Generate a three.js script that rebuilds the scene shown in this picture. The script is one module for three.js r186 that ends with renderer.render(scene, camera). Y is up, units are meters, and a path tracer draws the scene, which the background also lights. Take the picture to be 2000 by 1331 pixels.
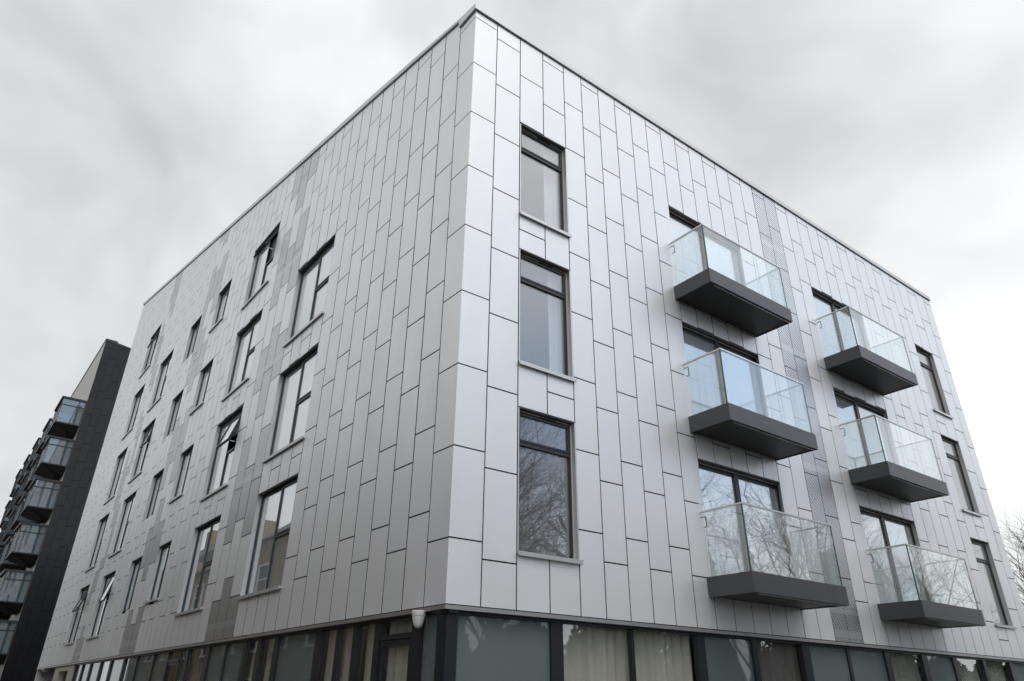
import * as THREE from 'three';
import { mergeGeometries } from 'three/addons/utils/BufferGeometryUtils.js';

// ---------------------------------------------------------------- camera, sky, sun, exposure
const S = 1.35;                                   // metres per facade module (one cladding panel height)
const YB = 2.2965;                                // height of facade level 0 above the ground
const CAM = { x: -3.8506, y: -0.5159, z: 6.2891, yaw: 0.6347, pitch: 0.4764, roll: 0.0119 };
const scene = new THREE.Scene();
const camera = new THREE.PerspectiveCamera(2 * Math.atan(665.5 / 1357.56) * 180 / Math.PI, 2000 / 1331, 0.1, 1500);
camera.position.set(CAM.x * S, CAM.y * S + YB, CAM.z * S);
{
  const { yaw: a, pitch: p, roll: r } = CAM;
  const F = new THREE.Vector3(Math.sin(a) * Math.cos(p), Math.sin(p), -Math.cos(a) * Math.cos(p));
  const R = new THREE.Vector3(Math.cos(a), 0, Math.sin(a)), U = new THREE.Vector3().crossVectors(R, F);
  camera.up.copy(U.clone().multiplyScalar(Math.cos(r)).addScaledVector(R, -Math.sin(r)));
  camera.lookAt(camera.position.clone().add(F));
}
function rng(seed) { let s = seed | 0; return () => { s = (s + 0x6d2b79f5) | 0; let t = Math.imul(s ^ (s >>> 15), 1 | s); t = (t + Math.imul(t ^ (t >>> 7), 61 | t)) ^ t; return ((t ^ (t >>> 14)) >>> 0) / 4294967296; }; }
function hash3(x, y, z) { let h = Math.imul(x, 374761393) ^ Math.imul(y, 668265263) ^ Math.imul(z, 2147483647 - 1013); h = Math.imul(h ^ (h >>> 13), 1274126177); return ((h ^ (h >>> 16)) >>> 0) / 4294967296; }
function noise3(x, y, z) {
  const xi = Math.floor(x), yi = Math.floor(y), zi = Math.floor(z), q = (t) => t * t * (3 - 2 * t);
  const fx = q(x - xi), fy = q(y - yi), fz = q(z - zi), L = (a, b, t) => a + (b - a) * t, h = (a, b, c) => hash3(xi + a, yi + b, zi + c);
  return L(L(L(h(0, 0, 0), h(1, 0, 0), fx), L(h(0, 1, 0), h(1, 1, 0), fx), fy), L(L(h(0, 0, 1), h(1, 0, 1), fx), L(h(0, 1, 1), h(1, 1, 1), fx), fy), fz);
}
function fbm(x, y, z, n = 5) { let a = 0.5, v = 0, t = 0; for (let i = 0; i < n; i++) { v += a * noise3(x, y, z); t += a; a *= 0.5; x = x * 2.03 + 7.1; y = y * 2.03 + 3.7; z = z * 2.03 + 1.3; } return v / t; }
const GLOW = new THREE.Vector3(0.46, 0.32, 0.83).normalize();   // the sun side of the overcast, behind the camera
const SUN = new THREE.Vector3(0.12, 0.92, 0.36).normalize();
{
  const W = 1024, H = 512, data = new Float32Array(W * H * 4);
  // broad cloud masses: direction, cosine fall-off, brightness change
  const masses = [
    [[-0.015, 0.618, -0.786], 90, -0.17], [[-0.25, 0.75, -0.6], 40, -0.05], [[0.11, 0.72, -0.69], 90, 0.13], [[-0.024, 0.40, -0.915], 30, -0.04],
    [[0.541, 0.762, -0.356], 60, -0.09], [[0.36, 0.80, -0.48], 60, -0.02], [[0.74, 0.6, -0.3], 40, -0.04], [[0.88, 0.40, -0.25], 120, -0.10], [[0.92, 0.25, -0.29], 90, 0.19],
  ].map(([d, k, w]) => [new THREE.Vector3(...d).normalize(), k, w]);
  const blue = [[new THREE.Vector3(0.76, 0.385, 0.51).normalize(), 130], [new THREE.Vector3(0.60, 0.36, 0.715).normalize(), 110], [new THREE.Vector3(0.2, 0.35, 0.91).normalize(), 60]];
  const d = new THREE.Vector3();
  for (let j = 0; j < H; j++) for (let i = 0; i < W; i++) {
    const el = ((j + 0.5) / H - 0.5) * Math.PI, az = ((i + 0.5) / W - 0.5) * 2 * Math.PI;
    d.set(Math.cos(el) * Math.cos(az), Math.sin(el), Math.cos(el) * Math.sin(az));
    const warp = fbm(d.x * 2.2 + 11, d.y * 2.2 + 4, d.z * 2.2 + 5, 3) - 0.5;
    const c = fbm(d.x * 3.1 + warp * 2.4 + 3, d.y * 4.6 - warp * 1.5 + 8, d.z * 3.1 + warp * 1.8, 6), f = fbm(d.x * 8 + 9 + warp * 3, d.y * 11, d.z * 8 + warp * 3 + 4, 5);
    let v = 0.645 + (c - 0.5) * 0.36 + (f - 0.5) * 0.22;
    for (const [m, k, w] of masses) v += w * Math.exp(-k * (1 - d.dot(m)) * 0.55);
    v += 0.12 * Math.exp(-5 * (1 - d.dot(SUN))) + 0.76 * Math.exp(-2.6 * (1 - d.dot(GLOW)));
    const cool = Math.min(1, Math.max(0, (0.72 - v) * 3)); let r = v * (0.985 - 0.03 * cool), g = v * (1.003 - 0.005 * cool), b = v * (1.012 + 0.03 * cool);
    for (const [m, k] of blue) {                                                    // thin gaps showing pale blue
      const t = Math.exp(-k * (1 - d.dot(m)) * 0.5) * 0.85;
      r += (0.48 - r) * t; g += (0.68 - g) * t; b += (0.96 - b) * t;
    }
    if (d.y < 0) { const t = Math.min(1, -d.y * 6); r += (0.30 - r) * t; g += (0.30 - g) * t; b += (0.29 - b) * t; }
    const o = (j * W + i) * 4; data[o] = Math.max(r, 0.05); data[o + 1] = Math.max(g, 0.05); data[o + 2] = Math.max(b, 0.05); data[o + 3] = 1;
  }
  const sky = new THREE.DataTexture(data, W, H, THREE.RGBAFormat, THREE.FloatType);
  sky.mapping = THREE.EquirectangularReflectionMapping; sky.magFilter = THREE.LinearFilter; sky.minFilter = THREE.LinearFilter; sky.needsUpdate = true;
  scene.background = sky; scene.environment = sky;
}
const sun = new THREE.DirectionalLight(0xfff4e6, 0.6);
sun.position.copy(SUN).multiplyScalar(120); sun.target.position.set(8, 5, -15); sun.castShadow = true; sun.shadow.radius = 40;
Object.assign(sun.shadow.camera, { left: -70, right: 70, top: 70, bottom: -70, near: 1, far: 320 }); sun.shadow.mapSize.set(2048, 2048);
scene.add(sun, sun.target);
const renderer = new THREE.WebGLRenderer({ antialias: true });
renderer.toneMapping = THREE.LinearToneMapping; renderer.toneMappingExposure = 1.26; renderer.shadowMap.enabled = true;

// ---------------------------------------------------------------- helpers
const taken = new Map();
function numbered(n) { const k = taken.get(n) || 0; taken.set(n, k + 1); return k ? n + '_' + String(k).padStart(3, '0') : n; }
function shade(o) { o.castShadow = o.receiveShadow = true; return o; }
function add(parent, name, geo, mat) { const m = shade(new THREE.Mesh(geo, mat)); m.name = name; parent.add(m); return m; }
function thing(name, label, category, group) { const g = new THREE.Group(); g.name = numbered(name); g.userData = { label, category }; if (group) g.userData.group = group; scene.add(g); return g; }
function single(name, geo, mat, label, category, group) { const m = add(scene, numbered(name), geo, mat); m.userData = { label, category }; if (group) m.userData.group = group; return m; }
function structure(name, geo, mat) { const m = add(scene, name, geo, mat); m.userData = { kind: 'structure', label: name.replace(/_/g, ' ') }; delete m.userData.label; return m; }
const lin = (r, g, b) => new THREE.Color().setRGB(r, g, b);
const std = (c, roughness, metalness = 0, more = {}) => new THREE.MeshStandardMaterial({ color: lin(...c), roughness, metalness, ...more });
const phys = (c, roughness, more = {}) => new THREE.MeshPhysicalMaterial({ color: lin(...c), roughness, ...more });
function dataTex(n, fn, srgb) {
  const a = new Uint8Array(n * n * 4);
  for (let j = 0; j < n; j++) for (let i = 0; i < n; i++) { const v = fn(i, j, n), o = (j * n + i) * 4; if (Array.isArray(v)) { a[o] = v[0]; a[o + 1] = v[1]; a[o + 2] = v[2]; } else a[o] = a[o + 1] = a[o + 2] = v; a[o + 3] = 255; }
  const t = new THREE.DataTexture(a, n, n, THREE.RGBAFormat); t.wrapS = t.wrapT = THREE.RepeatWrapping; t.magFilter = THREE.LinearFilter; t.minFilter = THREE.LinearMipmapLinearFilter; t.generateMipmaps = true;
  if (srgb) t.colorSpace = THREE.SRGBColorSpace; t.needsUpdate = true; return t;
}
const tileNoise = (i, j, n, f, seed, oct = 4) => { // tileable noise on a torus
  const a = i / n * 2 * Math.PI, b = j / n * 2 * Math.PI, r = f / (2 * Math.PI);
  return 0.5 * (fbm(Math.cos(a) * r + seed, Math.sin(a) * r + 5, Math.cos(b) * r + 9, oct) + fbm(Math.sin(b) * r + seed + 3, Math.cos(a) * r + 2, Math.sin(a) * r + 4, oct));
};

// faces: local (u along the face, y up, d outward), all in modules; the two faces meet at u = 0
const AL = -0.0337;
const FR = { name: 'r', m: new THREE.Matrix4(), s: 1 };
const FL = { name: 'l', m: new THREE.Matrix4().makeRotationY(Math.atan2(-Math.cos(AL), -Math.sin(AL))), s: -1 };
const at = (f, u, y, d = 0) => new THREE.Vector3(f.s * u * S, y * S + YB, d * S).applyMatrix4(f.m);
function uvMetres(g) { const p = g.attributes.position, uv = new Float32Array(p.count * 2); for (let i = 0; i < p.count; i++) { uv[i * 2] = p.getX(i) + p.getZ(i); uv[i * 2 + 1] = p.getY(i); } g.setAttribute('uv', new THREE.BufferAttribute(uv, 2)); return g; }
// a box in face coordinates (local frame, before the face's matrix)
function lbox(f, u0, u1, y0, y1, d0, d1) {
  const g = new THREE.BoxGeometry((u1 - u0) * S, (y1 - y0) * S, (d1 - d0) * S);
  g.translate(f.s * (u0 + u1) / 2 * S, (y0 + y1) / 2 * S + YB, (d0 + d1) / 2 * S);
  return uvMetres(g);
}
const box = (f, ...a) => lbox(f, ...a).applyMatrix4(f.m);
const mg = (list) => mergeGeometries(list);
// a flat piece with four corners (u,y) and its own outer depths at the corners
function plate(f, c, depth, thick, bev = 0.0012) {
  // c: [[u0,y00],[u1,y10],[u1,y11],[u0,y01]] ; depth: outer d at the four corners
  const pts = [], cu = (c[0][0] + c[1][0]) / 2, cy = (c[0][1] + c[2][1]) / 2;
  const P = (k, d, inset) => { const u = c[k][0], y = c[k][1]; return new THREE.Vector3(f.s * (u + Math.sign(cu - u) * inset) * S, (y + Math.sign(cy - y) * inset) * S + YB, d * S); };
  const A = [0, 1, 2, 3].map((k) => P(k, depth[k], bev)), B = [0, 1, 2, 3].map((k) => P(k, depth[k] - bev, 0)), C = [0, 1, 2, 3].map((k) => P(k, depth[k] - thick, 0));
  const quad = (a, b, q, d) => { if (f.s > 0) pts.push(a, b, q, a, q, d); else pts.push(a, q, b, a, d, q); };
  quad(A[0], A[1], A[2], A[3]);
  for (let k = 0; k < 4; k++) { const n = (k + 1) % 4; quad(B[k], B[n], A[n], A[k]); quad(C[k], C[n], B[n], B[k]); }
  const g = new THREE.BufferGeometry().setFromPoints(pts);
  uvMetres(g); g.computeVertexNormals();
  return g.applyMatrix4(f.m);
}
const ringL = (f, u0, u1, y0, y1, w, d0, d1) => [lbox(f, u0, u1, y1 - w, y1, d0, d1), lbox(f, u0, u1, y0, y0 + w, d0, d1), lbox(f, u0, u0 + w, y0 + w, y1 - w, d0, d1), lbox(f, u1 - w, u1, y0 + w, y1 - w, d0, d1)];
const ring = (f, ...a) => ringL(f, ...a).map((g) => g.applyMatrix4(f.m));

// ---------------------------------------------------------------- materials
const smudge = dataTex(256, (i, j, n) => 150 + 70 * (tileNoise(i, j, n, 6, 3) - 0.5) + 50 * (tileNoise(i, j, n, 28, 8, 3) - 0.5));
smudge.repeat.set(0.45, 0.3);
const fineGrain = dataTex(128, (i, j) => 120 + 60 * hash3(i, j, 5));
fineGrain.repeat.set(14, 14);
const tones = [[0.806, 0.812, 0.836], [0.792, 0.806, 0.824], [0.820, 0.822, 0.850], [0.802, 0.814, 0.828], [0.812, 0.816, 0.836]];
const PANEL_ROUGH = 0.76, PANEL_METAL = 0.38;
const wavy = dataTex(256, (i, j, n) => 128 + 150 * (tileNoise(i, j, n, 5, 21, 3) - 0.5)); wavy.repeat.set(0.5, 0.42);
const MP = tones.map((c) => std(c, PANEL_ROUGH, PANEL_METAL, { roughnessMap: smudge, bumpMap: wavy, bumpScale: 0.004 }));
const MPmass = std([1, 1, 1], PANEL_ROUGH, PANEL_METAL, { vertexColors: true, roughnessMap: smudge, bumpMap: wavy, bumpScale: 0.004 });
const holes = dataTex(64, (i, j, n) => { const x = i / n, y = j / n; let h = 1; for (const [a, b] of [[0, 0], [1, 0], [0, 1], [1, 1], [0.5, 0.5]]) h = Math.min(h, Math.hypot(x - a, y - b)); return h < 0.222 ? 0 : 255; });
holes.repeat.set(1 / 0.060, 1 / 0.060);
const MV = std([0.76, 0.76, 0.78], 0.42, 0.9, { alphaMap: holes, alphaTest: 0.5 });
const M = {
  back: std([0.012, 0.012, 0.013], 0.9), rail: std([0.42, 0.42, 0.43], 0.6, 0.4), coping: std([0.60, 0.61, 0.61], 0.5, 0.5), gap: std([0.01, 0.01, 0.01], 0.9),
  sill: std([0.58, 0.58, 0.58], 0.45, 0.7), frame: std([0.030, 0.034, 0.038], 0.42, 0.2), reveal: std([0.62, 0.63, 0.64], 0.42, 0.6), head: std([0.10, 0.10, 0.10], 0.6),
  strip: std([0.55, 0.54, 0.52], 0.5, 0.3), vent: std([0.008, 0.008, 0.009], 0.5), seal: std([0.02, 0.02, 0.02], 0.8),
  glass: phys([0.97, 0.98, 0.98], 0, { transmission: 1, thickness: 0, ior: 1.75 }),
  coated: phys([0.93, 0.95, 0.97], 0, { transmission: 1, thickness: 0, ior: 2.0, metalness: 0.08 }), coatedSide: phys([0.92, 0.94, 0.96], 0, { transmission: 1, thickness: 0, ior: 2.1, metalness: 0.62 }),
  glassDoor: phys([0.89, 0.94, 0.98], 0, { transmission: 1, thickness: 0, ior: 2.2, metalness: 0.48 }),
  balGlass: phys([0.965, 0.985, 0.985], 0, { transmission: 1, thickness: 0, ior: 1.9, metalness: 0.08 }),
  balEdge: phys([0.045, 0.10, 0.088], 0.1), steel: std([0.62, 0.62, 0.61], 0.3, 0.95),
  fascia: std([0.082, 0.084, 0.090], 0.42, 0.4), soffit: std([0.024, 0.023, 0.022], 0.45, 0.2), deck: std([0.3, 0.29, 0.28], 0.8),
  frost: phys([0.122, 0.158, 0.160], 0.5, { clearcoat: 1, clearcoatRoughness: 0.02, ior: 1.5 }),
  post: std([0.022, 0.026, 0.032], 0.35, 0.2), blind: std([0.78, 0.78, 0.76], 0.85), room: std([0.30, 0.29, 0.28], 0.9), slab: std([0.55, 0.55, 0.53], 0.9),
  white: std([0.70, 0.70, 0.69], 0.4), concrete: std([0.4, 0.4, 0.38], 0.9),
};

// ---------------------------------------------------------------- the clad apartment building
const building = thing('apartment_building', 'silver panel clad apartment building with glass balconies and a sloping roofline', 'building');
const seq = (a, b, n) => Array.from({ length: n }, (_, k) => a + (b - a) * (k + 1) / n);
const linesR = [0, 0.42, 0.88, 1.347, 1.80, ...seq(1.80, 12.965, 28), 13.42, 13.875, 14.335, 14.72];
const linesL = [0, 0.418, ...seq(0.418, 4.43, 9), ...seq(4.43, 6.19, 4), 6.69, 7.17, 7.635, 8.13, ...seq(8.13, 9.85, 4), ...seq(9.85, 11.6, 4), ...seq(11.6, 12.73, 3), 13.31, 13.80, 14.27,
  ...seq(14.27, 15.43, 3), ...seq(15.43, 17.3, 4), ...seq(17.3, 19.0, 4), ...seq(19.0, 21.05, 5), ...seq(21.05, 22.75, 4), ...seq(22.75, 27.58, 11)];
const BASE = 0.325, RTOP = 9.105, LEN = 27.58, WID = 14.72;
const roofL = (u) => (u < 0.41 ? RTOP : 9.145 + 0.2515 * u);
// openings
const HEADS = [2.655, 4.99, 7.335, 9.79, 12.33], SILLS = [0.93, 3.255, 5.595, 8.06, 10.6], SILLC = [1.40, 3.755, 6.11, 8.57];
const openR = [], openL = [];
for (const r of [0, 1, 2]) {
  openR.push({ u0: 0.895, u1: 1.80, y0: [0.93, 3.25, 5.577][r], y1: [2.655, 4.978, 7.285][r], kind: 'W', r, k: 'near' });
  openR.push({ u0: 12.965, u1: 13.875, y0: [0.93, 3.25, 5.577][r], y1: [2.655, 4.978, 7.285][r], kind: 'W', r, k: 'far' });
  openR.push({ u0: 4.10, u1: 6.275, y0: [0.965, 3.27, 5.56][r], y1: [2.652, 4.952, 7.29][r], kind: 'D', r, k: 'near' });
  openR.push({ u0: 8.46, u1: 10.615, y0: [0.965, 3.27, 5.56][r], y1: [2.648, 4.945, 7.275][r], kind: 'D', r, k: 'far' });
}
for (const [c, u0, u1, n] of [['A', 4.43, 6.19, 3], ['B', 8.13, 9.85, 4], ['C', 11.6, 12.73, 4], ['D', 14.27, 15.43, 4], ['E', 17.3, 19.0, 4], ['F', 21.05, 22.75, 5]])
  for (let r = 0; r < n; r++) openL.push({ u0, u1, y0: 'CD'.includes(c) ? SILLC[r] : SILLS[r], y1: HEADS[r] + (c > 'B' ? 0.02 + r * 0.012 : 0), kind: c, r });
// perforated louvre panels: column -> height ranges
const ventL = {
  14: [[0, 0.99], [1.99, 4.0], [5.015, 6.03], [7.03, 9.08], [10.0, 12]], 15: [[0, 1.33], [2.33, 3.35], [4.34, 6.38], [7.4, 8.43], [9.38, 12]], 16: [[0, 0.99], [1.99, 4.03], [5.02, 6.05], [7.05, 9.12], [10.05, 12]],
  29: [[0, 1.33], [2.33, 3.36], [4.36, 6.42], [7.39, 8.42], [9.45, 11.5]], 30: [[0, 0.99], [1.99, 4.06], [5.04, 6.06], [7.07, 9.17], [10.1, 11.2], [12.1, 13]], 31: [[0, 1.33], [2.33, 3.36], [4.36, 6.42], [7.39, 11.5], [12.4, 13]],
  44: [[0, 0.99], [2.9, 5.1], [6.0, 8.1], [9.1, 10.2], [12.1, 15]], 45: [[0, 1.33], [2.33, 3.4], [4.4, 6.4], [7.4, 8.5], [9.5, 11.6], [12.4, 15]], 46: [[0, 0.99], [1.99, 3.0], [5.0, 7.1], [10.1, 12.2], [13.2, 15]],
};
const pieces = [], GAPW = 0.0078, GAPH = 0.0084;
function layColumn(face, lines, i, joints, opens, top, vent) {
  const gw = face === FL ? 0.0118 : GAPW, a = lines[i] + gw, b = lines[i + 1] - gw, c = (a + b) / 2;
  const ys = [BASE, ...joints.filter((y) => y > BASE + 0.07 && y < Math.min(top(a), top(b)) - 0.06), 1e3];
  for (let k = 0; k + 1 < ys.length; k++) {
    let spans = [[k ? ys[k] + GAPH : ys[k], ys[k + 1] - GAPH]];
    for (const o of opens) if (c > o.u0 - 0.02 && c < o.u1 + 0.02) spans = spans.flatMap(([p, q]) => (q <= o.y0 - 0.0 || p >= o.y1 ? [[p, q]] : [[p, Math.min(q, o.y0 - 0.025)], [Math.max(p, o.y1 + 0.002), q]].filter(([x, y]) => y - x > 0.05)));
    for (const [p, q] of spans) {
      const ta = Math.min(q, top(a)), tb = Math.min(q, top(b));
      if (Math.max(ta, tb) - p < 0.05 || Math.min(ta, tb) < p + 0.01) continue;
      const mid = (p + Math.min(ta, tb)) / 2;
      pieces.push({ face, i, a, b, p, ta, tb, vent: vent(mid) });
    }
  }
}
for (let i = 0; i < 36; i++) {
  const off = i === 0 ? 0.974 : i === 1 ? 0.795 : i % 2 ? 0.964 : 0.296, j = [];
  for (let k = 0; k < 10; k++) j.push(k + off);
  if (i === 32) j.push(0.642);
  layColumn(FR, linesR, i, j.sort((x, y) => x - y), openR, () => RTOP, () => i === 17 || i === 18);
}
for (let i = 0; i < linesL.length - 1; i++) {
  const off = i % 2 ? 0.316 : 0.976, step = 1 + 0.0075 * Math.min(1, linesL[i] / 6), j = [];
  for (let k = 0; k < 17; k++) j.push(off + k * step);
  layColumn(FL, linesL, i, j, openL, roofL, (y) => (ventL[i] || []).some(([p, q]) => y > p - 0.02 && y < q + 0.02));
}
const rp = rng(77);
// the folded panels at the corner: one piece on both faces
const cornerR = pieces.filter((q) => q.face === FR && q.i === 0), flat = pieces.filter((q) => q.i > 0);
for (const q of cornerR) {
  const t = 0.004, e = 0.42 - GAPW, l = new THREE.Vector2(Math.sin(AL), -Math.cos(AL)), n = new THREE.Vector2(-Math.cos(AL), -Math.sin(AL)), eL = 0.418 - GAPW, bv = 0.004;
  const outline = [[l.x * eL, l.y * eL], [l.x * bv, l.y * bv], [bv, 0], [e, 0], [e, -t], [t, -t], [l.x * eL - n.x * t, l.y * eL - n.y * t]];
  const sh = new THREE.Shape(outline.map(([x, z]) => new THREE.Vector2(x * S, -z * S)));
  const g = new THREE.ExtrudeGeometry(sh, { depth: (q.ta - q.p) * S, bevelEnabled: false }); g.rotateX(-Math.PI / 2); g.translate(0, q.p * S + YB, 0); uvMetres(g);
  add(building, 'corner_panel', g, MP[Math.floor(rp() * 5)]);
}
function panelGeo(q) {
  const w = () => (rp() - 0.5) * 0.0016, base = q.face === FR ? 0 : 0;
  return plate(q.face, [[q.a, q.p], [q.b, q.p], [q.b, q.tb], [q.a, q.ta]], [base + w(), base + w(), base + w(), base + w()], 0.004);
}
{ // the 300 panels that show largest are pieces of their own; the rest stay one mass
  const v = new THREE.Vector3();
  const area = (q) => {
    const c = [at(q.face, q.a, q.p), at(q.face, q.b, q.p), at(q.face, q.b, q.tb), at(q.face, q.a, q.ta)].map((x) => { v.copy(x).project(camera); return [v.x * 1.5, v.y]; });
    let s = 0; for (let k = 0; k < 4; k++) { const [x0, y0] = c[k], [x1, y1] = c[(k + 1) % 4]; s += x0 * y1 - x1 * y0; }
    const inside = c.some(([x, y]) => Math.abs(x) < 1.55 && Math.abs(y) < 1.03);
    return inside ? Math.abs(s) : 0;
  };
  camera.updateMatrixWorld(); camera.updateProjectionMatrix();
  const solid = flat.filter((q) => !q.vent).map((q) => [area(q), q]).sort((x, y) => y[0] - x[0]);
  solid.slice(0, 300).forEach(([, q]) => add(building, 'cladding_panel', panelGeo(q), MP[Math.floor(rp() * 5)]));
  const rest = solid.slice(300).map(([, q]) => {
    const g = panelGeo(q), c = tones[Math.floor(rp() * 5)], n = g.attributes.position.count, a = new Float32Array(n * 3);
    for (let k = 0; k < n; k++) a.set(c, k * 3);
    g.setAttribute('color', new THREE.BufferAttribute(a, 3)); return g;
  });
  add(building, 'distant_cladding_panels', mg(rest), MPmass).userData.kind = 'stuff';
  for (const q of flat.filter((p) => p.vent)) add(building, 'perforated_panel', plate(q.face, [[q.a, q.p], [q.b, q.p], [q.b, q.tb], [q.a, q.ta]], [0, 0, 0, 0], 0.002, 0.0005), MV);
}
// dark backing walls with the real openings cut out
function backing(face, len, top, opens, d0, d1) {
  const sh = new THREE.Shape(); const X = (u) => face.s * u * S, Y = (y) => y * S + YB;
  const o = top.map(([u, y]) => [X(u), Y(y)]);
  sh.moveTo(X(0.02), Y(0.285)); sh.lineTo(X(len), Y(0.285)); for (const [x, y] of [...o].reverse()) sh.lineTo(x, y); sh.closePath();
  for (const q of opens) { const h = new THREE.Path(); h.moveTo(X(q.u0 - 0.008), Y(q.y0 - 0.02)); h.lineTo(X(q.u0 - 0.008), Y(q.y1 + 0.01)); h.lineTo(X(q.u1 + 0.008), Y(q.y1 + 0.01)); h.lineTo(X(q.u1 + 0.008), Y(q.y0 - 0.02)); h.closePath(); sh.holes.push(h); }
  const g = new THREE.ExtrudeGeometry(sh, { depth: (d1 - d0) * S, bevelEnabled: false }); g.translate(0, 0, d0 * S);
  return g.applyMatrix4(face.m);
}
add(building, 'wall', backing(FR, WID - 0.02, [[0.02, 9.1], [WID - 0.02, 9.1]], openR, -0.15, -0.0052), M.back);
add(building, 'wall', backing(FL, LEN - 0.02, [[0.16, 9.1], [0.45, 9.1], [LEN - 0.02, roofL(LEN) - 0.01]], openL, -0.15, -0.0052), M.back);
{ // far sides, roof, floors and core, so that the block is closed
  const A = at(FR, WID - 0.01, 0), L = at(FL, LEN - 0.01, 0), B = new THREE.Vector3(A.x + (L.x), 0, L.z);
  const wallBetween = (p, q, y0, yp, yq, th) => {
    const dir = q.clone().sub(p).setY(0), len = dir.length(); dir.normalize();
    const sh = new THREE.Shape([[0, y0], [len, y0], [len, yq], [0, yp]].map(([x, y]) => new THREE.Vector2(x, y)));
    const g = new THREE.ExtrudeGeometry(sh, { depth: th, bevelEnabled: false }); g.applyMatrix4(new THREE.Matrix4().makeBasis(dir, new THREE.Vector3(0, 1, 0), new THREE.Vector3().crossVectors(dir, new THREE.Vector3(0, 1, 0))).setPosition(p.x, 0, p.z)); return g;
  };
  const yLow = 9.1 * S + YB, yHigh = (roofL(LEN) - 0.02) * S + YB;
  add(building, 'wall', wallBetween(new THREE.Vector3(A.x, 0, A.z - 0.02), B, 0, yLow, yHigh, -0.2), MP[1]);
  add(building, 'wall', wallBetween(B, new THREE.Vector3(L.x + 0.02, 0, L.z + 0.02), 0, yHigh, yHigh, -0.2), MP[2]);
  const corner = at(FR, 0.06, 0);
  const g = new THREE.BufferGeometry();
  const q = [[corner.x, yLow, -0.06], [A.x, yLow, -0.06], [B.x, yHigh - 0.01, B.z], [L.x + 0.05, yHigh - 0.01, L.z]].map((p) => new THREE.Vector3(...p));
  const low = q.map((p) => p.clone().setY(p.y - 0.3));
  const tri = []; const Q = (a, b, c, d) => tri.push(a, b, c, a, c, d);
  Q(q[0], q[1], q[2], q[3]); Q(low[3], low[2], low[1], low[0]); for (let k = 0; k < 4; k++) { const n = (k + 1) % 4; Q(low[k], low[n], q[n], q[k]); }
  g.setFromPoints(tri); g.computeVertexNormals(); add(building, 'roof', g, M.concrete);
  const lp = (u, v) => { const p = at(FL, u, 0).multiplyScalar(1); return [p.x + v * S, -p.z]; };
  const slabAt = (y, uMin, th, mat) => {
    const sh = new THREE.Shape([lp(uMin, 0.17), lp(uMin, WID - 0.3), lp(LEN - 0.3, WID - 0.3), lp(LEN - 0.3, 0.17)].map(([x, z]) => new THREE.Vector2(x, z)));
    const s = new THREE.ExtrudeGeometry(sh, { depth: th * S, bevelEnabled: false }); s.rotateX(-Math.PI / 2); s.translate(0, (y - th) * S + YB, 0); return s;
  };
  [[0.92, 0.17, 0.3], [3.24, 0.17, 0.3], [5.54, 0.17, 0.3], [7.95, 0.17, 0.3], [10.3, 5.5, 0.3], [12.75, 15, 0.3]].forEach(([y, u, th]) => add(building, 'floor_slab', slabAt(y, u, th, M.slab), M.slab));
  const core = (u0, v0) => { const a = lp(u0, v0), b = lp(u0, WID - 1), c = lp(LEN - 1, WID - 1), d = lp(LEN - 1, v0); const sh = new THREE.Shape([a, b, c, d].map(([x, z]) => new THREE.Vector2(x, z))); const s = new THREE.ExtrudeGeometry(sh, { depth: (7.9 - 0.95 + 3.2) * S, bevelEnabled: false }); s.rotateX(-Math.PI / 2); s.translate(0, 0.01, 0); return s; };
  add(building, 'interior_wall', core(2.6, 2.6), M.room);
}
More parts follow.
